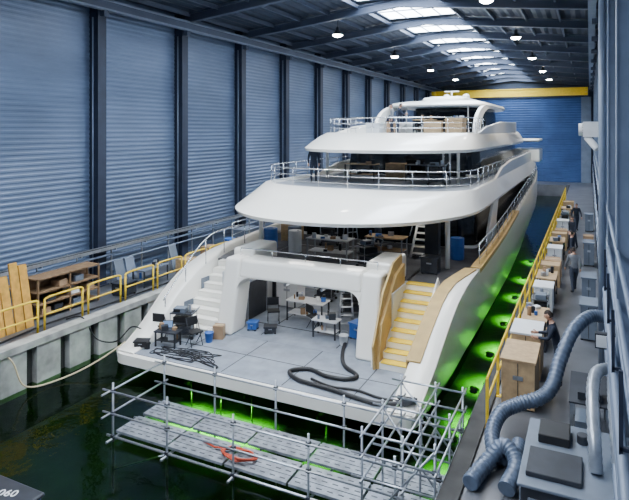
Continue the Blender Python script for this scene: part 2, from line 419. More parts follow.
for x in (-2.2,-0.8,0.6,2.0): b.cyl((CX+x,17.2,1.02),(CX+x,22.4,1.02),0.06,'steel',6)
for x in (-1.6, 0.0, 1.4): b.cyl((CX+x,17.4,1.06),(CX+x+0.5,22.2,1.04),0.025,'black',6)
for i in range(3):
    for yy in (17.8, 19.5, 21.2): b.box(CX-2.6+i*1.9, CX-1.4+i*1.9, yy, yy+0.08, 0.99, 1.06, 'tubelight')
b.box(CX-2.6, CX+2.6, 17.6, 17.63, -0.59, -0.575, 'dark'); b.box(CX-1.4, CX-1.37, 16.6, 22, -0.59, -0.575, 'dark'); b.box(CX+1.4, CX+1.43, 16.6, 22, -0.59, -0.575, 'dark')
parts.append(b.done(0.01))
# glowing fill strips, added under the overhangs to brighten the decks below
b = B('deckhead_fill_strips')
for x in (-2.8, 0, 2.8):
    b.box(CX+x-0.6, CX+x+0.6, 22.3, 22.4, 3.28, 3.36, 'tubelight')
    b.box(CX+x-0.4, CX+x+0.4, 27.8, 27.88, 5.5, 5.58, 'tubelight')
parts.append(b.done())
# stairs
for sx, kt, nm in ((1, 'yel', 'stair_starboard'), (-1, 'white', 'stair_port')):
    b = B(nm); N = 9
    xa, xb_ = sorted((CX+sx*TX, CX+sx*4.42))
    for i in range(N):
        z = -0.6+1.9*(i+1)/N; y = 15.75+2.9*i/N
        b.box(xa, xb_, y, 18.65, z-0.22, z-0.03, 'white'); b.box(xa+0.3 if sx > 0 else xa+0.04, xb_-0.25 if sx > 0 else xb_-0.04, y-0.03, y+0.30, z-0.03, z, kt)
    if sx > 0: b.plate([(15.7,-0.6),(15.6,-0.15),(18.5,1.55),(18.7,1.3)], xb_-0.22, xb_-0.17, 'white')
    parts.append(b.done(0.01))
b = B('stair_protection_boards')
pl = [(15.6,-0.6),(15.5,0.1),(16.4,1.45),(17.4,2.15),(18.3,2.25),(18.3,1.7),(17.5,1.4),(16.9,0.8),(16.3,0.0),(16.2,-0.6)]
b.plate(pl, CX+TX+0.11, CX+TX+0.17, 'tan')
b.plate([(15.7,-0.6),(16.0,0.6),(17.4,1.75),(18.3,1.95),(18.3,1.3),(16.4,0.0),(16.2,-0.6)], CX+TX+0.17, CX+TX+0.26, 'tan')
rg = []
for y in (15.0,15.8,16.4,17,17.6,18.3,19,19.8):
    zt = interp(ZT,y); x = CX+interp(WD,y)-interp(TH,y)
    rg.append([(x-0.06,y,zt-0.5),(x-0.06,y,zt+0.07),(x+0.34,y,zt+0.07),(x+0.34,y,zt+0.03),(x-0.02,y,zt+0.03),(x-0.02,y,zt-0.5)])
b.loft(rg, 'tan', caps=True)
rg = []
for y in (20,22,24,26,28,31):
    zt = interp(ZT,y); x = CX+interp(WD,y)
    rg.append([(x-0.3,y,zt+0.03),(x+0.02,y,zt+0.03),(x+0.03,y,zt-0.12),(x+0.05,y,zt+0.07),(x-0.3,y,zt+0.07)])
b.loft(rg, 'teak', caps=True)
parts.append(b.done())

# main deck
b = B('main_deck')
ys = [18.6,20,22,24,28,34,40,46,50,54,58,62]
b.loft([[(CX-interp(WD,y)+0.15, y, 1.2 if y<30 else 1.2+(y-30)*0.035), (CX+interp(WD,y)-0.15, y, 1.2 if y<30 else 1.2+(y-30)*0.035),
         (CX+interp(WD,y)-0.15, y, 1.3 if y<30 else 1.3+(y-30)*0.035), (CX-interp(WD,y)+0.15, y, 1.3 if y<30 else 1.3+(y-30)*0.035)] for y in ys], 'deckdark', caps=True)
b.box(CX-TX+0.25, CX+TX-0.25, 16.9, 18.65, 1.2, 1.3, 'deckdark')
parts.append(b.done())

def outline(W, Yaft, A, n, Yf, Yt, wf, seg=12, m=10, z=0):
    Yc = Yaft+A; P = []
    side = []
    for i in range(m):
        y = Yf+(Yc-Yf)*i/m
        ww_ = W
        if y > Yt: t = (y-Yt)/(Yf-Yt); ww_ = W+(wf-W)*t**2.2
        side.append((ww_, y))
    for w_, y in side: P.append((CX-w_, y))
    for i in range(2*seg+1):
        a = math.pi/2*(i/seg)
        c, s_ = math.cos(a), math.sin(a)
        x = W*math.copysign(abs(c)**(2/n), c); yy = A*abs(s_)**(2/n)
        P.append((CX-x, Yc-yy))
    for w_, y in side[::-1]: P.append((CX+w_, y))
    return P
def deckslab(name, specs, k='white', bevel=0, ktop='deck', flat=()):
    b = B(name); rings = [[(x,y,z) for x,y in outline(*p)] for p, z in specs]
    ks = k if isinstance(k, list) else [k]*(len(rings)-1)
    b.loft(rings, ks, caps=False, smooth=True)
    n = len(rings[0])
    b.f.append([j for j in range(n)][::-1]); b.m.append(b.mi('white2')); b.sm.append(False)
    o = (len(rings)-1)*n; b.f.append([o+j for j in range(n)]); b.m.append(b.mi(ktop)); b.sm.append(False)
    ob = b.done()
    me = ob.data
    bm = bmesh.new(); bm.from_mesh(me)
    for e in bm.edges:
        if len(e.link_faces) == 2 and e.calc_face_angle(0) > math.radians(28): e.smooth = False
    bm.to_mesh(me); bm.free()
    return ob
# upper deck overhang
U = (4.7, 20.6, 2.6, 2.6, 58, 46, 2.4)
parts.append(deckslab('upper_deck_overhang', [
    ((4.3,20.5,2.6,2.6,57,46,2.2), 3.38), ((4.85,17.1,6.2,2.15,59,46,2.5), 3.24), ((4.95,16.65,6.4,2.15,59.4,46,2.6), 3.24), ((5.0,16.6,6.4,2.15,59.5,46,2.7), 3.36),
    ((4.9,17.6,5.6,2.2,59.2,46,2.6), 3.60), ((4.8,19.2,4.2,2.3,58.6,46,2.5), 3.89), (U, 4.06), ((4.55,20.9,2.5,2.6,57.9,46,2.3), 4.06), ((4.55,20.9,2.5,2.6,57.9,46,2.3), 3.92)]))
V = (3.8, 25.6, 2.2, 2.6, 54, 44, 1.8)
parts.append(deckslab('sun_deck_overhang', [
    ((3.6,26,2.2,2.6,53,44,1.6), 5.6), ((4.02,22.8,4.6,2.3,54.6,44,2.0), 5.42), ((4.15,22.3,4.8,2.3,55,44,2.1), 5.42), ((4.19,22.25,4.8,2.3,55,44,2.1), 5.55),
    ((4.1,23.1,4.2,2.3,54.8,44,2.0), 5.80), ((3.95,24.4,3.1,2.4,54.4,44,1.9), 6.07), (V, 6.26), ((3.65,25.9,2.1,2.6,53.9,44,1.7), 6.26), ((3.65,25.9,2.1,2.6,53.9,44,1.7), 6.18)]))
parts.append(deckslab('hardtop_roof', [
    ((2.7,34.6,1.8,3,48,43,1.3), 7.90), ((3.0,34.0,2.2,3,48.6,43,1.5), 7.84), ((3.1,33.9,2.2,3,48.7,43,1.5), 7.94), ((2.95,34.4,2.1,3,48.5,43,1.5), 8.12),
    ((2.3,35.6,1.6,3,47.5,43,1.2), 8.26), ((2.2,35.7,1.6,3,47.4,43,1.2), 8.26)], ktop='white'))
b = B('radar_plinth')
b.loft([[(x,y,z) for x,y in outline(w_,ya,0.6,3,yf,43,w_*0.7,6,4)] for w_,ya,yf,z in ((1.5,37.0,45,8.2),(1.4,37.3,44.7,8.55),(1.0,37.8,44,8.65))], 'white', caps=True, smooth=True)
b.cyl((CX,40,8.6),(CX,40,9.1),0.06,'white',8); b.box(CX-0.5,CX+0.5,39.95,40.05,9.07,9.15,'white')
for x in (-0.7,0.7): b.loft([[(CX+x+q*math.cos(a*math.pi/8),41.5+q*math.sin(a*math.pi/8),z) for a in range(16)] for q,z in ((0.2,8.6),(0.28,8.78),(0.2,8.95),(0.02,9.02))],'white',smooth=True)
parts.append(b.done())
# houses
def house(name, W, Ya, Yf, z0, z1, Yt, wf, sill, head, A=0.8, inset=0.25):
    b = B(name)
    lv = [(0, z0), (0.02, z0+sill), (0.05, z0+sill), (inset*0.7, z1-head), (inset*0.6, z1-head), (inset, z1)]
    rings = [[(x,y,z) for x,y in outline(W-i, Ya+i*0.8, A, 4, Yf-i*2, Yt, wf)] for i, z in lv]
    b.loft(rings, ['white','white','glass','white','white'], smooth=False, caps=True)
    for x in (-2.4,-0.8,0.8,2.4):
        if abs(x) < W-0.6: b.box(CX+x-0.04, CX+x+0.04, Ya-0.03, Ya+0.1, z0+0.02, z1-0.05, 'mach')
    return b.done()
parts.append(house('main_saloon', 4.35, 24.6, 56, 1.3, 3.5, 44, 2.2, 0.12, 0.05))
parts.append(house('upper_saloon', 3.75, 29.5, 53, 3.95, 5.65, 44, 1.8, 0.15, 0.05))
parts.append(house('sky_lounge', 2.55, 38.5, 48, 6.2, 7.95, 43, 1.2, 0.15, 0.05))
b = B('aft_door_recesses')
b.box(CX-3.6, CX+3.6, 24.5, 24.6, 1.35, 3.3, 'glass'); b.box(CX-3.0, CX+3.0, 29.4, 29.5, 4.0, 5.55, 'glass')
b.box(CX-2.0, CX+2.0, 38.4, 38.5, 6.25, 7.8, 'glass'); parts.append(b.done())
# pillars and fashion plates
b = B('deck_pillars')
for x in (-4.0, 4.0): b.cyl((CX+x, 20.9, 1.3), (CX+x, 20.9, 3.45), 0.09, 'white', 12)
for x in (-3.3, 3.3): b.cyl((CX+x, 26.2, 3.95), (CX+x, 26.2, 5.6), 0.07, 'white', 12)
for x in (2.7, 3.0): b.cyl((CX+x, 25.8, 3.95), (CX+x, 25.8, 5.55), 0.05, 'rail', 10)
for x in (-1.9, 2.0): b.cyl((CX+x, 35.4, 6.2), (CX+x, 35.4, 7.9), 0.04, 'white', 10)
b.box(CX+3.2, CX+3.7, 20.7, 21.1, 1.3, 3.4, 'dark')
parts.append(b.done())
b = B('fashion_plates')
def fplate(sx, W, th, pts, k='white'):
    x0, x1 = sorted((CX+sx*W, CX+sx*(W-th))); b.plate(pts, x0, x1, k)
cur = [(32.2+4.0*(1-math.cos(t*math.pi/2/8)), 6.25+1.72*math.sin(t*math.pi/2/8)) for t in range(9)]
cur2 = [(33.6+3.8*(1-math.cos(t*math.pi/2/8)), 6.25+1.5*math.sin(t*math.pi/2/8)) for t in range(9)]
for sx in (-1, 1):
    fplate(sx, 3.05, 0.22, cur + [(39, 7.97), (39, 7.8)] + cur2[::-1])
    fplate(sx, 3.85, 0.12, [(28,6.2),(31,6.6),(36,6.9),(44,6.95),(44,6.2)])
    fplate(sx, 4.7, 0.14, [(27.5,3.95),(30.5,4.5),(34,4.7),(46,4.75),(46,3.95)])
    fplate(sx, 4.85, 0.14, [(25.5,1.3),(25.0,2.0),(26.5,3.3),(28.0,3.3),(27.2,2.3),(27.2,1.3)])
parts.append(b.done(0.04))
# bridge wing
b = B('bridge_wings')
for sx in (-1, 1):
    x0, x1 = sorted((CX+sx*3.2, CX+sx*5.2)); b.box(x0, x1, 47.5, 50.5, 3.9, 4.9, 'white'); b.box(x0, x1, 47.3, 50.7, 5.5, 5.7, 'white')
parts.append(b.done(0.2, seg=3))
# railings
b = B('deck_railings')
b.rail([(x,y,4.0) for x,y in outline(4.57,20.85,2.5,2.6,46,45,4.55)], 0.8, mids=2, spacing=1.3, r=0.018)
b.rail([(x,y,6.24) for x,y in outline(3.68,25.8,2.1,2.6,31,30.5,3.65,m=3)], 0.75, mids=2, spacing=1.2, r=0.018)
for sx in (-1, 1):
    b.rail([(CX+sx*(interp(WD,y)-0.1), y, interp(ZT,y)) for y in (20.5,24,28,32,36,40,44,48)], 0.75, mids=2, spacing=1.4, r=0.018)
b.rail([(CX-2.6,17.2,1.85),(CX+2.6,17.2,1.85)], 0.3, mids=0, spacing=1.3, r=0.015)
b.tube(smooth_path([(CX-4.45,15.2,0.55),(CX-4.45,16.4,1.5),(CX-4.45,17.6,2.25),(CX-4.45,18.8,2.45),(CX-4.45,20.3,2.4)]), 0.025, 'rail', 6)
for y, z, z0 in ((15.3,0.7,0.3),(16.4,1.5,0.9),(17.6,2.25,1.3),(18.8,2.45,1.5),(20.3,2.4,1.6)): b.cyl((CX-4.45,y,z0),(CX-4.45,y,z),0.02,'rail',6)
parts.append(b.done())
b = B('mooring_fittings')
for x, y, z in ((CX+4.4,13.9,-0.6),(CX-4.3,13.9,-0.6)):
    b.cyl((x,y,z),(x,y,z+0.22),0.07,'black',10); b.cyl((x+0.3,y+0.05,z),(x+0.3,y+0.05,z+0.22),0.07,'black',10); b.cyl((x-0.1,y,z+0.2),(x+0.4,y+0.05,z+0.2),0.05,'black',8)
parts.append(b.done(0.01))
b = B('deck_ladder')
for i in range(8): b.box(CX+2.3, CX+3.1, 22.0+i*0.2, 22.25+i*0.2, 1.45+i*0.24, 1.49+i*0.24, 'white')
b.cyl((CX+2.3,21.9,1.35),(CX+2.3,23.7,3.3),0.05,'white',8); b.cyl((CX+3.1,21.9,1.35),(CX+3.1,23.7,3.3),0.05,'white',8)
b.cyl((CX+2.3,21.8,2.2),(CX+2.3,23.0,3.3),0.02,'rail',6)
parts.append(b.done())
group('motor_yacht', parts)

# ------------------------------------------------------------------ generic props
def place(o, x, y, z, rz): o.location = (x, y, z); o.rotation_euler[2] = rz; return o
def cardboard_box(x, y, z, sx, sy, sz, rz=0, name='cardboard_box', k='card'):
    b = B(name)
    b.box(-sx/2, sx/2, -sy/2, sy/2, 0, sz, k); b.box(-sx/2-0.003, sx/2+0.003, -0.03, 0.03, 0.0, sz+0.003, 'tape')
    b.box(-sx/2, sx/2, -sy/2-0.002, -sy/2+0.002, sz*0.97, sz, 'ply')
    return place(b.done(0.008), x, y, z, rz)
def crate(x, y, z, sx, sy, sz, rz=0, name='wooden_crate', k='ply'):
    b = B(name); n = max(2, int(sz/0.16)); h = sz/n
    b.box(-sx/2+0.03, sx/2-0.03, -sy/2+0.03, sy/2-0.03, 0.02, sz-0.04, k)
    for i in range(n):
        z0 = i*h+0.01
        b.box(-sx/2, sx/2, -sy/2, -sy/2+0.025, z0, z0+h-0.02, k); b.box(-sx/2, sx/2, sy/2-0.025, sy/2, z0, z0+h-0.02, k)
        b.box(-sx/2, -sx/2+0.025, -sy/2, sy/2, z0, z0+h-0.02, k); b.box(sx/2-0.025, sx/2, -sy/2, sy/2, z0, z0+h-0.02, k)
    for xx in (-sx/2, sx/2-0.07):
        for yy in (-sy/2-0.02, sy/2): b.box(xx, xx+0.07, yy, yy+0.02, 0, sz, k)
    return place(b.done(0.006), x, y, z, rz)
def lidbox(x, y, z, sx, sy, sz, k, name, rz=0, kl=None):
    b = B(name)
    b.box(-sx/2, sx/2, -sy/2, sy/2, 0.05, sz-0.05, k); b.box(-sx/2-0.03, sx/2+0.03, -sy/2-0.03, sy/2+0.03, sz-0.05, sz, kl or k)
    for a in (-1,1):
        for c in (-1,1): b.box(a*sx*0.42-0.03, a*sx*0.42+0.03, c*sy*0.42-0.03, c*sy*0.42+0.03, 0, 0.05, 'black')
    b.box(-sx*0.15, sx*0.15, -sy/2-0.025, -sy/2, sz*0.6, sz*0.68, 'steel')
    b.box(-0.01, 0.01, -sy/2-0.004, -sy/2, 0.08, sz-0.08, 'black')
    return place(b.done(0.012), x, y, z, rz)
def drum(x, y, z, r, h, k, name='barrel'):
    b = B(name); prof = [(r*0.97,0),(r,0.03),(r,h*0.32),(r*1.04,h*0.34),(r,h*0.36),(r,h*0.64),(r*1.04,h*0.66),(r,h*0.68),(r,h-0.03),(r*0.97,h),(r*0.9,h-0.01)]
    b.loft([[(q*math.cos(a*math.pi/10), q*math.sin(a*math.pi/10), zz) for a in range(20)] for q, zz in prof], k, caps=True, smooth=False)
    b.cyl((r*0.5,0,h-0.02),(r*0.5,0,h+0.02),0.04,'steel',8)
    return place(b.done(), x, y, z, 0)
def bucket(x, y, z, k='blue'):
    b = B('bucket'); b.loft([[(q*math.cos(a*math.pi/8), q*math.sin(a*math.pi/8), zz) for a in range(16)] for q, zz in ((0.11,0),(0.15,0.3),(0.16,0.3),(0.16,0.32),(0.14,0.32),(0.105,0.02),(0.01,0.02))], k, smooth=True)
    b.tube(smooth_path([(-0.15,0,0.3),(-0.1,0.1,0.4),(0.1,0.1,0.4),(0.15,0,0.3)]), 0.006, 'steel', 5)
    return place(b.done(recalc=False), x, y, z, 0)
def table(x, y, z, sx, sy, h, kt='ply', kl='steel', name='work_table', rz=0, clutter=0):
    b = B(name); b.box(-sx/2, sx/2, -sy/2, sy/2, h-0.04, h, kt)
    for a in (-1,1):
        for c in (-1,1): b.box(a*(sx/2-0.05)-0.025, a*(sx/2-0.05)+0.025, c*(sy/2-0.05)-0.025, c*(sy/2-0.05)+0.025, 0, h-0.04, kl)
        b.box(a*(sx/2-0.05)-0.015, a*(sx/2-0.05)+0.015, -sy/2+0.05, sy/2-0.05, h*0.3, h*0.3+0.03, kl)
    if clutter:
        b.box(-sx/2+0.05, sx/2-0.05, -sy/2+0.05, sy/2-0.05, h*0.3+0.03, h*0.3+0.05, kt)
        R = random.Random(int(x*31+y*17))
        for i in range(clutter):
            xx, yy = R.uniform(-sx/2+0.12, sx/2-0.12), R.uniform(-sy/2+0.12, sy/2-0.12); zz = h if i % 3 else h*0.3+0.05
            q = R.uniform(0.05,0.12); kk = R.choice(['mach','blue','card','paperw','greycab','steel','black'])
            if R.random() < 0.5: b.box(xx-q, xx+q, yy-q*0.8, yy+q*0.8, zz, zz+R.uniform(0.06,0.22), kk, R.uniform(0,1))
            else: b.cyl((xx,yy,zz),(xx,yy,zz+R.uniform(0.1,0.28)),q*0.5,kk,10)
    return place(b.done(0.005), x, y, z, rz)
def laptop(x, y, z, rz=0):
    b = B('laptop'); b.box(-0.17,0.17,-0.12,0.12,0,0.02,'mach')
    b.add([(-0.17,0.12,0.02),(0.17,0.12,0.02),(0.17,0.18,0.25),(-0.17,0.18,0.25),(-0.17,0.135,0.02),(0.17,0.135,0.02),(0.17,0.195,0.25),(-0.17,0.195,0.25)],
          [(0,1,2,3),(4,7,6,5),(0,4,5,1),(3,2,6,7),(0,3,7,4),(1,5,6,2)], 'mach')
    b.add([(-0.15,0.121,0.04),(0.15,0.121,0.04),(0.15,0.172,0.235),(-0.15,0.172,0.235)], [(0,1,2,3)], 'screen')
    return place(b.done(recalc=False), x, y, z, rz)
def chair(x, y, z, rz=0):
    b = B('folding_chair'); k = 'black'
    b.box(-0.22,0.22,-0.2,0.2,0.43,0.47,k); b.box(-0.22,0.22,0.18,0.22,0.6,0.88,k)
    for sx in (-0.2,0.2): b.cyl((sx,-0.18,0),(sx,0.2,0.88),0.015,'mach',6); b.cyl((sx,0.2,0),(sx,-0.15,0.45),0.015,'mach',6)
    return place(b.done(0.005), x, y, z, rz)
def cart(x, y, z, rz=0, k='mach'):
    b = B('equipment_cart')
    for zz in (0.16, 0.5, 0.82): b.box(-0.4,0.4,-0.25,0.25,zz,zz+0.03,k)
    for a in (-0.38,0.38):
        for c in (-0.23,0.23):
            b.cyl((a,c,0.1),(a,c,0.9),0.015,'steel',6); b.cyl((a,c-0.02,0.06),(a,c+0.02,0.06),0.06,'black',12)
    b.tube(smooth_path([(0.4,-0.2,0.85),(0.5,-0.2,0.98),(0.5,0.2,0.98),(0.4,0.2,0.85)]),0.015,'steel',6)
    b.box(-0.3,0.1,-0.18,0.15,0.85,1.0,'greycab'); b.box(-0.28,-0.05,-0.2,-0.18,0.88,0.98,'black'); b.cyl((0.22,0,0.85),(0.22,0,1.1),0.05,'steel',12)
    b.box(-0.3,0.25,-0.2,0.2,0.53,0.72,'black'); b.box(-0.3,0.3,-0.2,0.2,0.19,0.4,'mach')
    return place(b.done(0.006), x, y, z, rz)
def stepladder(x, y, z, h, rz=0):
    b = B('step_ladder')
    for sx in (-0.22, 0.22):
        b.cyl((sx*1.2,-0.3,0),(sx*0.8,0,h),0.022,'steel',6); b.cyl((sx*1.2,0.35,0),(sx*0.8,0.03,h),0.018,'steel',6)
    n = int(h/0.26)
    for i in range(1, n+1):
        t = i/n; b.box(-0.22*(1.2-0.4*t), 0.22*(1.2-0.4*t), -0.3*(1-t)-0.05, -0.3*(1-t)+0.05, h*t-0.02, h*t, 'steel')
    return place(b.done(), x, y, z, rz)

# swim platform clutter
PZ = -0.595
cart(-12.35, 15.3, PZ, 0.3)
table(-12.3, 14.45, PZ, 0.8, 0.45, 0.5, 'mach', 'mach', 'folding_table', 0.15, clutter=5); laptop(-12.35, 14.45, PZ+0.502, 0.5)
chair(-12.95, 14.9, PZ, 3.3); chair(-11.55, 14.85, PZ, 1.2)
lidbox(-12.95, 13.95, PZ, 0.4, 0.3, 0.25, 'black', 'tool_box', 0.4)
bucket(-11.3, 15.3, PZ)
cardboard_box(-11.2, 15.72, PZ, 0.35, 0.3, 0.45, 0.3)
b = B('cable_tangle')
for s_ in range(6):
    pts = [(-11.6+random.uniform(-0.9,1.8), 13.95+random.uniform(-0.35,0.6), PZ+0.02) for _ in range(7)]
    b.tube(smooth_path(pts), 0.014, 'black' if s_ % 3 else 'mach', 5)
b.done()
b = B('suction_hose')
b.tube(smooth_path([(-4.1,13.75,-0.45),(-4.6,13.65,-0.5),(-5.04,13.6,-0.53),(-6.2,13.8,-0.53),(-7.3,13.95,-0.53),(-7.75,14.35,-0.53),(-7.3,14.7,-0.53),(-6.7,14.5,-0.53),(-6.1,14.55,-0.53),(-5.9,14.9,-0.53),(-6.5,15.4,-0.53),(-6.9,16.2,-0.53),(-7.2,17.2,-0.53)], 8), 0.06, 'black', 8)
b.tube(smooth_path([(-4.3,13.9,-0.5),(-4.9,13.95,-0.55),(-5.6,14.1,-0.55),(-6.3,14.0,-0.55),(-7.0,14.2,-0.55)],8), 0.035, 'black', 8)
b.cyl((-4.2,13.75,-0.45),(-3.9,13.8,-0.35),0.09,'mach',10); b.done()
# beach club contents
I = PZ+0.005
table(-9.3, 18.6, I, 1.5, 0.7, 0.75, 'paperw', 'mach', clutter=12); table(-8.0, 17.4, I, 0.9, 0.5, 0.6, 'paperw', 'mach', clutter=6)
chair(-8.7, 17.9, I, 2.6); chair(-10.3, 17.8, I, 0.6)
lidbox(-6.9, 17.7, I, 0.6, 0.4, 0.55, 'blue', 'tool_box', -0.3); lidbox(-7.1, 19.2, I, 0.7, 0.5, 0.8, 'paperw', 'tool_box', 0.2)
lidbox(-10.7, 19.9, I, 0.9, 0.7, 1.1, 'paperw', 'storage_cabinet'); cart(-8.1, 19.9, I, 0.5); stepladder(-7.7, 18.4, I, 1.35, 0.5)
cardboard_box(-7.9, 21.2, I, 0.7, 0.6, 0.6, 0.2); drum(-6.5, 20.4, I, 0.25, 0.8, 'paperw'); cart(-9.8, 21.2, I, 0.0)
lidbox(-9.9, 16.9, I, 0.4, 0.3, 0.25, 'mach', 'tool_box', 0.5); bucket(-7.2, 17.0, I, 'paperw'); lidbox(-10.6,16.9,I,0.3,0.3,0.3,'blue','tool_box',0.2)
b = B('folded_panel'); b.box(-11.3,-11.24,17.6,18.9,-0.58,0.8,'mach'); b.box(-11.32,-11.22,17.55,17.6,-0.59,0.82,'steel'); b.box(-11.32,-11.22,18.9,18.95,-0.59,0.82,'steel'); b.done(0.01)
# main deck contents
DZ = 1.3
drum(-12.4, 21.2, DZ, 0.3, 0.85, 'blue'); drum(-11.7, 22.1, DZ, 0.3, 0.85, 'greycab'); drum(-11.1, 21.0, DZ, 0.28, 0.9, 'paperw')
table(-9.3, 20.6, DZ, 1.8, 0.8, 0.8, 'paperw', clutter=12); table(-7.4, 21.9, DZ, 1.6, 0.8, 0.8, 'ply', clutter=10)
cart(-10.4, 22.9, DZ, 0.4); cart(-7.4, 19.9, DZ, 1.0); crate(-12.4, 23.2, DZ, 0.8, 0.7, 0.9); stepladder(-9.0, 22.0, DZ, 1.7, 0.9)
lidbox(-5.1, 20.0, DZ, 0.6, 0.5, 0.6, 'mach', 'tool_box'); drum(-4.7, 22.6, DZ, 0.27, 0.85, 'blue'); lidbox(-10.3,18.2,DZ,0.6,0.4,0.4,'mach','tool_box',0.3)
# upper deck contents
UZ = 3.93
table(-10.2, 26.4, UZ, 1.6, 0.8, 0.8, 'ply', 'mach', clutter=8); table(-7.2, 26.8, UZ, 1.6, 0.8, 0.8, 'mach', 'mach', clutter=8)
crate(-8.8, 27.6, UZ, 0.9, 0.7, 0.8); cart(-6.2, 25.4, UZ, 0.2)
# sun deck contents
SZ = 6.185
crate(-7.4, 29.6, SZ, 0.9, 0.7, 0.7, 0.1); crate(-6.35, 30.2, SZ, 0.9, 0.7, 0.85, -0.1)
cardboard_box(-10.3, 31.6, SZ, 0.7, 0.6, 0.7, 0.3); table(-8.3, 31.2, SZ, 1.2, 0.8, 0.8, 'ply', 'mach', clutter=10); table(-6.6, 31.6, SZ, 1.2, 0.8, 0.8, 'ply', 'mach', clutter=8)
lidbox(-11.2, 31.0, SZ, 0.8, 0.6, 0.6, 'paperw', 'tool_box')

# ------------------------------------------------------------------ scaffold
b = B('scaffold_walkway')
for y0 in (10.5, 11.45):
    for i in range(5):
        xx = -10.6+i*1.62
        for q in range(3):
            b.box(xx+0.02, xx+1.58, y0+q*0.27, y0+q*0.27+0.25, -1.12, -1.06, 'alu')
            for r_ in range(6): b.box(xx+0.12+r_*0.25, xx+0.25+r_*0.25, y0+q*0.27+0.11, y0+q*0.27+0.14, -1.06, -1.056, 'mach')
X_ = [-10.6, -8.9, -7.05, -5.2, -3.35, -2.5]
for yy in (10.42, 11.36, 12.3):
    b.cyl((-10.8, yy, -1.18), (-2.42, yy, -1.18), 0.03, 'steel', 8)
for x in X_:
    b.cyl((x, 10.2, -1.23), (x, 12.5, -1.23), 0.03, 'steel', 8)
    for yy in (10.42, 12.3):
        b.cyl((x, yy, -2.6), (x, yy, 0.15), 0.026, 'steel', 8)
        for z in (-1.18, -0.6, -0.05): b.box(x-0.045, x+0.045, yy-0.045, yy+0.045, z-0.04, z+0.04, 'mach')
for yy in (10.42, 12.3):
    for z in (-0.05, -0.6): b.cyl((-10.9, yy-0.04, z), (-2.42, yy-0.04, z), 0.022, 'steel', 8)
for z in (-0.05, -0.6): b.cyl((-10.65, 10.1, z), (-10.65, 12.5, z), 0.022, 'steel', 8)
b.cyl((-10.6,10.42,-2.0),(-8.9,10.42,-1.2),0.022,'steel',8); b.cyl((-7.05,12.3,-2.0),(-5.2,12.3,-1.2),0.022,'steel',8)
for x in (-3.9, -3.1, -2.5):
    for y in (10.1, 11.3, 12.6):
        b.cyl((x, y, -2.6), (x, y, 0.75), 0.024, 'steel', 8)
        b.box(x-0.04, x+0.04, y-0.04, y+0.04, 0.2, 0.28, 'mach')
for z in (-0.2, 0.25, 0.65):
    for y in (10.1, 11.3, 12.6): b.cyl((-4.1, y-0.04, z), (-2.42, y-0.04, z), 0.022, 'steel', 8)
    for x in (-3.9, -3.1, -2.5): b.cyl((x+0.04, 9.9, z), (x+0.04, 12.8, z), 0.022, 'steel', 8)
b.cyl((-3.9,10.1,-1.2),(-2.5,10.1,0.6),0.022,'steel',8); b.cyl((-2.5,11.3,-1.2),(-3.9,11.3,0.6),0.022,'steel',8)
b.cyl((-3.9,12.6,0.6),(-2.5,12.6,-1.0),0.022,'steel',8)
b.done()
b = B('hose_coil')
pts = []
for i in range(60):
    a = i*0.55; pts.append((-7.2+(0.42+0.06*math.sin(i*1.7))*math.cos(a), 10.85+(0.2+0.04*math.sin(i*2.3))*math.sin(a), -1.02+0.0012*i))
pts += [(-7.9,10.9,-1.02),(-8.3,11.0,-1.02)]
b.tube(pts, 0.022, 'red', 6); b.done()
b = B('berth_marker_pontoon')
b.box(-11.5, -10.1, 7.0, 8.0, -1.55, -1.1, 'blue'); b.box(-11.55, -10.05, 6.95, 8.05, -1.12, -1.04, 'mach')
pont = b.done(0.04)
fc = bpy.data.curves.new('marker_number', 'FONT'); fc.body = '060'; fc.size = 0.28; fc.extrude = 0.004; fc.align_x = 'CENTER'
fo = bpy.data.objects.new('marker_number', fc); fo.location = (-10.68, 7.6, -1.035); fo.rotation_euler = (0, 0, math.radians(20)); fc.materials.append(M['paperw'])
scene.collection.objects.link(fo); fo.parent = pont

# ------------------------------------------------------------------ underwater lights (shrouded downlights, lens underneath)
def uw(x, y, d, e, cone):
    b = B('underwater_light')
    b.loft([[(x+r*math.cos(a*math.pi/8), y+r*math.sin(a*math.pi/8), z) for a in range(16)] for r, z in ((0.02,-1.38),(0.10,-1.38),(0.12,-1.42),(0.12,-1.52))], 'mach', smooth=True)
    b.loft([[(x+r*math.cos(a*math.pi/8), y+r*math.sin(a*math.pi/8), z) for a in range(16)] for r, z in ((0.11,-1.50),(0.01,-1.50))], 'green')
    b.cyl((x+0.16,y,-1.4),(x+0.16,y,-2.6),0.02,'mach',6); b.cyl((x,y,-1.4),(x+0.16,y,-1.4),0.02,'mach',6)
    ob = b.done(recalc=False)
    ld = bpy.data.lights.new('green_light', 'SPOT'); ld.energy = e; ld.color = (0.22, 1.0, 0.05); ld.shadow_soft_size = 0.1
    ld.spot_size = math.radians(cone); ld.spot_blend = 1.0
    lo = bpy.data.objects.new('green_light', ld); lo.location = (x, y, -1.56)
    lo.rotation_euler = Vector(d).to_track_quat('-Z', 'Y').to_euler()
    scene.collection.objects.link(lo); lo.parent = ob
for x in (-11.3, -10.2, -9.1): uw(x, 14.2, (0,-0.1,-1), 11000, 105)
uw(-6.6, 14.0, (0,0,-1), 3500, 90)
for y in (14.5, 17.5, 20.5, 24, 28, 32, 36, 41): uw(-3.15, y, (0.05,0,-1), 6500 if y < 22 else 9000, 110)

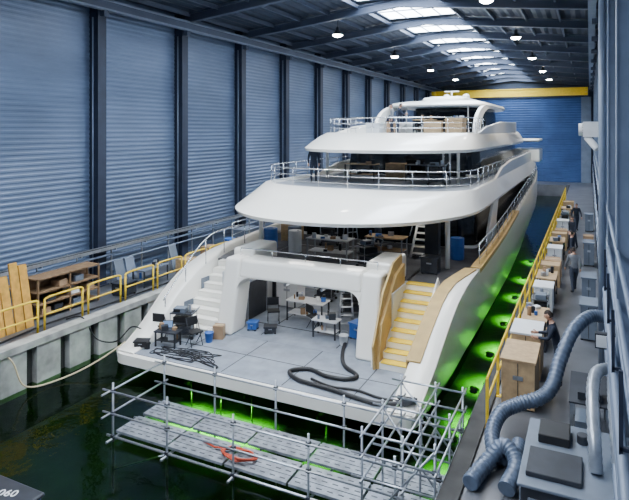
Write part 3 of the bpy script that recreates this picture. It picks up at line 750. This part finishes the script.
# ------------------------------------------------------------------ quay railings
def quay_rail(name, x, y0, y1, sp=1.6, h=1.05):
    b = B(name); y = y0
    while y <= y1+0.01:
        b.box(x-0.03, x+0.03, y-0.03, y+0.03, 0, h, 'yel'); b.box(x-0.08, x+0.08, y-0.08, y+0.08, 0, 0.02, 'yel'); y += sp
    for z in (h, h*0.55): b.cyl((x, y0, z), (x, y0+math.floor((y1-y0)/sp+0.001)*sp, z), 0.03, 'yel', 8)
    return b.done()
quay_rail('safety_railing', -1.98, 12.6, 58)
b = B('safety_railing'); x = -15.65
y = 9.0
while y < 24:
    for q in (0, 1.5): b.cyl((x, y+q, 0.0), (x, y+q, 1.0), 0.035, 'yel', 8)
    b.tube(smooth_path([(x,y,0.9),(x,y+0.08,1.02),(x,y+0.75,1.04),(x,y+1.42,1.02),(x,y+1.5,0.9)],4), 0.035, 'yel', 8)
    b.cyl((x,y,0.5),(x,y+1.5,0.5),0.03,'yel',8); y += 1.75
b.done()
# left quay stuff
b = B('shuttering_boards')
for i in range(7):
    y = 10.3+i*0.34; dz = 0.12*((i*3)%4)
    vs = []
    for dx in (0, 0.06):
        vs += [(-16.35+dx, y, 0), (-16.35+dx, y+0.29, 0), (-16.75+dx, y+0.29, 1.75+dz), (-16.75+dx, y, 1.75+dz)]
    b.add(vs, [(0,1,2,3),(4,7,6,5),(0,4,5,1),(3,2,6,7),(0,3,7,4),(1,5,6,2)], 'plyor')
b.box(-16.95, -16.8, 10.3, 12.6, 0, 0.08, 'ply'); b.box(-16.85, -16.79, 10.2, 12.7, 1.3, 1.4, 'ply')
for y in (10.3, 12.6): b.box(-16.87, -16.81, y-0.04, y+0.04, 0, 1.45, 'ply')
b.done(0.008)
b = B('storage_rack')
for y in (13.0, 14.3, 15.6):
    for x in (-17.2, -16.6): b.box(x-0.03, x+0.03, y-0.03, y+0.03, 0, 1.4, 'plyd')
b.box(-17.23, -17.2, 12.97, 15.63, 0.1, 1.4, 'plyd')
for z in (0.12, 0.5, 0.9, 1.36): b.box(-17.23, -16.57, 12.97, 15.63, z-0.025, z+0.025, 'plyd')
for y, z, k in ((13.2,0.15,'card'),(13.7,0.15,'mach'),(14.5,0.15,'greycab'),(15.1,0.53,'card'),(13.4,0.53,'mach'),(13.9,0.93,'card'),(14.6,0.93,'greycab'),(14.4,0.53,'paperw')):
    b.box(-17.1, -16.65, y, y+0.35, z, z+0.2, k)
b.done(0.005)
lidbox(-16.3, 16.6, 0, 0.6, 0.7, 0.5, 'mach', 'tool_box'); table(-16.5, 18.3, 0, 0.7, 1.5, 0.7, 'greycab', 'mach', clutter=6)
b = B('leaning_panels')
for i, (y, k) in enumerate(((17.0,'greycab'),(17.6,'coll'),(20.3,'greycab'))):
    vs = []
    for dx in (0, 0.04): vs += [(-17.0+dx,y,0),(-17.0+dx,y+0.5,0),(-17.3+dx,y+0.5,1.1),(-17.3+dx,y,1.1)]
    b.add(vs, [(0,1,2,3),(4,7,6,5),(0,4,5,1),(3,2,6,7),(0,3,7,4),(1,5,6,2)], k)
b.done(0.005)
crate(-16.4, 20.6, 0, 0.7, 0.8, 0.6); cardboard_box(-16.5, 22.4, 0, 0.6, 0.7, 0.8); drum(-16.4, 24, 0, 0.3, 0.9, 'blue'); lidbox(-16.7,26,0,0.8,1.4,1.1,'greycab','storage_cabinet')
b = B('mooring_hose')
b.tube(smooth_path([(-15.75,10.2,0.05),(-15.4,10.6,0.12),(-15.0,10.9,-0.3),(-14.8,11.2,-1.1),(-14.5,12.3,-1.2),(-14.0,13.2,-0.9),(-13.6,13.9,-0.5)]), 0.025, 'tape', 6); b.done()
b = B('electric_cables_quay')
b.tube(smooth_path([(-16.0,9,0.03),(-15.85,11,0.03),(-16.05,13,0.03),(-15.85,15.5,0.03),(-15.85,19,0.03),(-15.9,24,0.03)]), 0.03, 'black', 6)
b.tube(smooth_path([(-15.85,13.5,0.03),(-15.3,13.7,0.1),(-14.9,13.9,-0.6),(-14.3,14.2,-0.7),(-13.8,14.4,-0.2),(-13.3,14.5,-0.3)]), 0.025, 'black', 6); b.done()

# ------------------------------------------------------------------ right quay stuff
lidbox(-1.47, 14.3, 0, 0.72, 1.3, 1.15, 'ply', 'plywood_cabinet', 0, 'ply')
lidbox(-1.47, 15.95, 0, 0.70, 1.1, 1.2, 'ply', 'plywood_cabinet', 0, 'paperw')
b = B('flexible_air_duct')
path = smooth_path([(0.3,15.2,1.92),(0.0,15.0,1.95),(-0.34,14.2,1.80),(-0.58,13.5,1.35),(-0.72,13.0,0.95),(-0.95,12.8,0.75),(-1.35,12.6,0.62),(-1.66,12.3,0.5),(-1.76,11.8,0.3),(-1.6,11.3,0.16),(-1.3,11.4,0.16),(-1.25,11.9,0.16)], 18)
b.tube(path, 0.2, 'duct', 14, r2s=[0.15 if i % 3 else 0.125 for i in range(len(path))])
path = smooth_path([(-1.9,10.2,0.16),(-1.75,10.9,0.16),(-1.45,11.15,0.45),(-1.2,10.9,0.3),(-1.3,10.3,0.16)], 16)
b.tube(path, 0.2, 'duct', 14, r2s=[0.15 if i % 3 else 0.125 for i in range(len(path))])
b.done()
b = B('duct_connector'); b.cyl((0.33,15.2,1.92),(0.6,15.3,1.92),0.18,'blue',14); b.box(0.55,1.0,14.9,15.7,1.5,2.4,'greycab'); b.done(0.01)
b = B('machine_bench')
b.box(-0.95, 0.85, 9.2, 11.3, 0.15, 0.95, 'mach'); b.box(-1.0, 0.9, 9.15, 11.35, 0.95, 1.0, 'greycab')
for i in range(3): b.box(-0.85+i*0.58, -0.4+i*0.58, 9.17, 9.2, 0.3, 0.8, 'greycab')
for i in range(4): b.box(-0.98,-0.95, 9.3+i*0.5, 9.7+i*0.5, 0.3, 0.85, 'greycab')
for x in (-0.85,0.7):
    for y in (9.3,11.1): b.box(x,x+0.1,y,y+0.1,0,0.15,'black')
b.box(-0.9, -0.1, 9.4, 10.2, 1.0, 1.08, 'mach'); b.box(-0.8, -0.3, 10.5, 11.1, 1.0, 1.15, 'black'); b.cyl((-0.1,10.8,1.0),(-0.1,10.8,1.15),0.1,'mach',14)
b.done(0.015)
b = B('workbench_frame')
for y in (11.7, 13.1):
    for x in (-0.3, 0.3): b.box(x-0.03, x+0.03, y-0.03, y+0.03, 0, 1.3, 'steel')
for z in (0.4, 1.28): b.box(-0.35, 0.35, 11.65, 13.15, z, z+0.03, 'mach')
b.box(-0.25,0.2,12.0,12.6,0.43,0.8,'greycab'); b.box(-0.2,0.2,11.8,12.2,1.31,1.45,'mach')
b.done()
b = B('silver_ventilation_duct')
for dx in (0, 0.36):
    pth = smooth_path([(0.1+dx*0.9,9.9,1.03),(0.07+dx*0.9,10.1,1.5),(0.05+dx*0.9,10.8,1.9),(0.12+dx*0.8,11.6,1.95),(0.35+dx*0.5,12.3,1.8),(0.5+dx*0.3,12.9,1.6)], 10)
    b.tube(pth, 0.1, 'ductl', 12, r2s=[0.11 if i % 2 else 0.095 for i in range(len(pth))])
b.done()
b = B('wall_floodlight')
b.box(0.1,0.5,12.6,12.75,2.05,2.35,'mach'); b.box(0.12,0.48,12.59,12.6,2.08,2.32,'paperw'); b.cyl((0.4,12.7,2.2),(1.0,12.9,2.3),0.03,'mach',8)
for i in range(5): b.box(0.12+i*0.08,0.14+i*0.08,12.75,12.82,2.07,2.33,'mach')
b.done(0.01)
b = B('unit_heater')
b.box(-0.25,0.4,26.6,27.6,6.1,6.75,'paperw'); b.cyl((-0.25,27.1,6.42),(-0.42,27.1,6.42),0.27,'paperw',18)
for i in range(5): b.box(-0.27,-0.25,26.7,27.5,6.16+i*0.11,6.2+i*0.11,'mach')
b.cyl((-0.1,26.8,6.1),(0.3,26.5,5.6),0.14,'paperw',14); b.box(0.4,1.0,26.9,27.3,6.3,6.4,'steel'); b.done(0.02)
SEQ = [(18.2,'t'),(20.2,'c'),(21.6,'w'),(23.3,'t'),(25.4,'k'),(27.2,'b'),(28.8,'w'),(31,'t'),(33.2,'k'),(35.4,'b'),(37.5,'w'),(41,'c'),(44,'t'),(48,'k')]
for y, t in SEQ:
    x = -1.45
    if t == 't': table(x, y, 0, 0.7, 1.4, 0.9, 'ply', 'mach', 'workbench', clutter=9)
    elif t == 'c': cart(x, y, 0, math.pi/2)
    elif t == 'w': lidbox(x, y, 0, 0.6, 0.9, 0.95, 'paperw', 'storage_cabinet')
    elif t == 'k': crate(x, y, 0, 0.75, 0.9, 0.9)
    elif t == 'b': cardboard_box(x, y, 0, 0.65, 0.8, 0.7, 0.1)
for y, t in ((19.5,'g'),(23.0,'g'),(30,'g'),(34,'b'),(40,'g')):
    if t == 'g': lidbox(-0.02, y, 0, 0.45, 0.9, 1.1, 'greycab', 'storage_cabinet')
    else: cardboard_box(-0.05, y, 0, 0.5, 0.6, 0.7)

# ------------------------------------------------------------------ people
def person(x, y, z, rz, shirt, trousers, pose='stand', h=1.75, hat=None):
    s = h/1.75
    pel = Vector((0,0,0.94)); lean_a = {'stand':0.03,'lean':0.75,'work':0.25,'walk':0.05}[pose]
    R = Matrix.Rotation(-lean_a, 3, 'X')
    up = lambda v: pel + R @ (Vector(v)-pel)
    J = {}
    J['pel']=(pel,0.135); J['sp']=(up((0,0,1.12)),0.125); J['ch']=(up((0,0,1.32)),0.15); J['nb']=(up((0,0,1.47)),0.075); J['nk']=(up((0,0.015,1.55)),0.055)
    arms = {}
    for sg, n in ((-1,'l'),(1,'r')):
        sh = up((sg*0.185,0,1.41))
        if pose == 'stand': el = sh+Vector((sg*0.06,-0.03,-0.28)); wr = el+Vector((0.0,0.08,-0.25))
        elif pose == 'walk': el = sh+Vector((sg*0.05,-0.1*sg,-0.27)); wr = el+Vector((0,0.1-0.05*sg,-0.23))
        else: el = sh+Vector((sg*0.05,0.10,-0.26)); wr = el+Vector((-sg*0.05,0.23,-0.0))
        J['sh'+n]=(sh,0.075); J['el'+n]=(el,0.048); J['wr'+n]=(wr,0.031); arms[n]=(el,wr,sg)
        st = {'walk':0.22*sg}.get(pose, 0.03*sg)
        J['hp'+n]=(Vector((sg*0.095,0,0.86)),0.098); J['kn'+n]=(Vector((sg*0.105,st*0.6+0.03,0.48)),0.065); J['an'+n]=(Vector((sg*0.11,st-0.02,0.09)),0.047); J['to'+n]=(Vector((sg*0.125,st+0.17,0.045)),0.043)
    E = [('pel','sp','S'),('sp','ch','S'),('ch','nb','S'),('nb','nk','K')]
    for n in 'lr': E += [('ch','sh'+n,'S'),('sh'+n,'el'+n,'S'),('el'+n,'wr'+n,'S'),('pel','hp'+n,'T'),('hp'+n,'kn'+n,'T'),('kn'+n,'an'+n,'T'),('an'+n,'to'+n,'B')]
    names = list(J); me = bpy.data.meshes.new('sk'); me.from_pydata([J[n][0] for n in names], [(names.index(a),names.index(c)) for a,c,_ in E], [])
    ob = bpy.data.objects.new('sk', me); scene.collection.objects.link(ob)
    ob.modifiers.new('skin','SKIN')
    if not me.skin_vertices:
        bm = bmesh.new(); bm.from_mesh(me); bm.verts.layers.skin.verify(); bm.to_mesh(me); bm.free()
    for i, n in enumerate(names):
        sv = me.skin_vertices[0].data[i]; r = J[n][1]; sv.radius = (r, r*(0.8 if n in ('pel','sp','ch') else 1)); sv.use_root = (n == 'pel')
    sd = ob.modifiers.new('sub','SUBSURF'); sd.levels = 2
    dg = bpy.context.evaluated_depsgraph_get(); dg.update()
    m2 = bpy.data.meshes.new_from_object(ob.evaluated_get(dg)); bpy.data.objects.remove(ob)
    b = B('worker')
    zone = {'S':shirt,'T':trousers,'K':'skin','B':'black'}
    segs = [(J[a][0],J[c][0],zone[k]) for a,c,k in E]
    def near(p):
        best = None
        for a, c, k in segs:
            d = c-a; t = max(0,min(1,(p-a).dot(d)/d.length_squared)); q = (p-(a+d*t)).length
            if best is None or q < best[0]: best = (q,k)
        return best[1]
    o = len(b.v); b.v += [tuple(v.co) for v in m2.vertices]
    for p in m2.polygons: b.f.append([o+i for i in p.vertices]); b.m.append(b.mi(near(p.center))); b.sm.append(True)
    for n,(el,wr,sg) in arms.items():
        d = (wr-el).normalized(); side = Vector((-sg,0,0)); side = (side-d*side.dot(d)).normalized(); across = d.cross(side)
        b.tube([wr-d*0.02, wr+d*0.02, wr+d*0.06, wr+d*0.095], 0.03, 'skin', 8, r2s=[0.028,0.034,0.038,0.03])
        for i,(off,L) in enumerate(((-0.027,0.055),(-0.009,0.075),(0.009,0.08),(0.027,0.07))):
            r0 = wr+d*0.085+across*off; r1 = r0+d*L*0.5+side*0.006; r2 = r1+d*L*0.35+side*0.02
            b.tube([r0,r1,r2], 0.009, 'skin', 6, r2s=[0.0095,0.009,0.007])
        t0 = wr+d*0.035+across*0.03; t1 = t0+across*0.03+d*0.03; t2 = t1+d*0.03+side*0.008
        b.tube([t0,t1,t2], 0.011, 'skin', 6, r2s=[0.012,0.011,0.008])
    hc = up((0,0.03,1.65)); Rh = Matrix.Rotation(-lean_a*0.9-0.12, 3, 'X'); NU, NV = 18, 14; rr = []
    for i in range(NV+1):
        ph = math.pi*i/NV; ring = []
        for j in range(NU):
            th = 2*math.pi*j/NU; v = Vector((0.077*math.sin(ph)*math.cos(th), 0.098*math.sin(ph)*math.sin(th), -0.122*math.cos(ph)))
            if v.z < -0.03: v.x *= 1-(-v.z-0.03)*3.0; v.y = v.y*(1-(-v.z-0.03)*1.5)+0.006
            if abs(v.x) < 0.02 and -0.045 < v.z < 0.01 and v.y > 0: v.y += 0.018
            if 0.015 < abs(v.x) < 0.05 and 0 < v.z < 0.03 and v.y > 0: v.y -= 0.008
            ring.append(v)
        rr.append(ring)
    o = len(b.v); b.v += [tuple(hc+Rh@v) for r in rr for v in r]
    for i in range(NV):
        for j in range(NU):
            c = (rr[i][j]+rr[i+1][(j+1)%NU])/2
            hair = c.z > 0.062 or (c.y < 0.0 and c.z > -0.045)
            b.f.append([o+i*NU+j, o+i*NU+(j+1)%NU, o+(i+1)*NU+(j+1)%NU, o+(i+1)*NU+j]); b.m.append(b.mi((hat or 'hair') if hair else 'skin')); b.sm.append(True)
    for sg in (-1,1):
        e = hc+Rh@Vector((sg*0.03,0.083,0.012)); b.tube([e, e+Rh@Vector((0,0.006,0))], 0.009, 'black', 8)
        e = hc+Rh@Vector((sg*0.076,0.0,-0.005)); b.tube([e+Rh@Vector((0,0,-0.028)), e+Rh@Vector((sg*0.012,-0.006,0)), e+Rh@Vector((sg*0.006,0,0.028))], 0.01, 'skin', 6)
    b.tube([hc+Rh@Vector((-0.022,0.082,-0.06)), hc+Rh@Vector((0,0.09,-0.06)), hc+Rh@Vector((0.022,0.082,-0.06))], 0.005, 'lips', 6)
    ob = b.done(); ob.scale = (s,s,s); ob.location = (x,y,z); ob.rotation_euler[2] = rz; return ob
person(-0.7, 28.6, 0, math.radians(80), 'navy', 'navy', 'stand')
person(-0.70, 15.35, 0, math.radians(95), 'navy', 'jean', 'work', 1.9)
person(-0.75, 39.5, 0, math.radians(200), 'navy', 'jean', 'walk')
person(-0.55, 24.6, 0, math.radians(20), 'greysh', 'jean', 'walk')
person(-0.8, 33.5, 0, math.radians(150), 'navy', 'navy', 'walk')
person(-11.7, 24.0, UZ, math.radians(-150), 'navy', 'navy', 'stand', 1.75)
person(-9.2, 29.0, SZ, math.radians(-60), 'navy', 'jean', 'work', 1.65)
person(-9.9, 30.3, SZ, math.radians(120), 'greysh', 'navy', 'stand', 1.65)
person(-8.2, 23.2, DZ, math.radians(160), 'navy', 'jean', 'work', 1.65)

# ------------------------------------------------------------------ world and camera
wd = bpy.data.worlds.new('world'); scene.world = wd; wd.use_nodes = True
bg = wd.node_tree.nodes['Background']; bg.inputs[0].default_value = (0.20, 0.36, 0.8, 1); bg.inputs[1].default_value = 0.2
cam = bpy.data.cameras.new('camera'); cam.sensor_width = 36; cam.lens = 32.4; cam.shift_y = -120/629; cam.clip_end = 300
co = bpy.data.objects.new('camera', cam); co.location = (0, 0, 6.4); co.rotation_euler = (math.radians(90), 0, math.radians(25.9))
scene.collection.objects.link(co); scene.camera = co
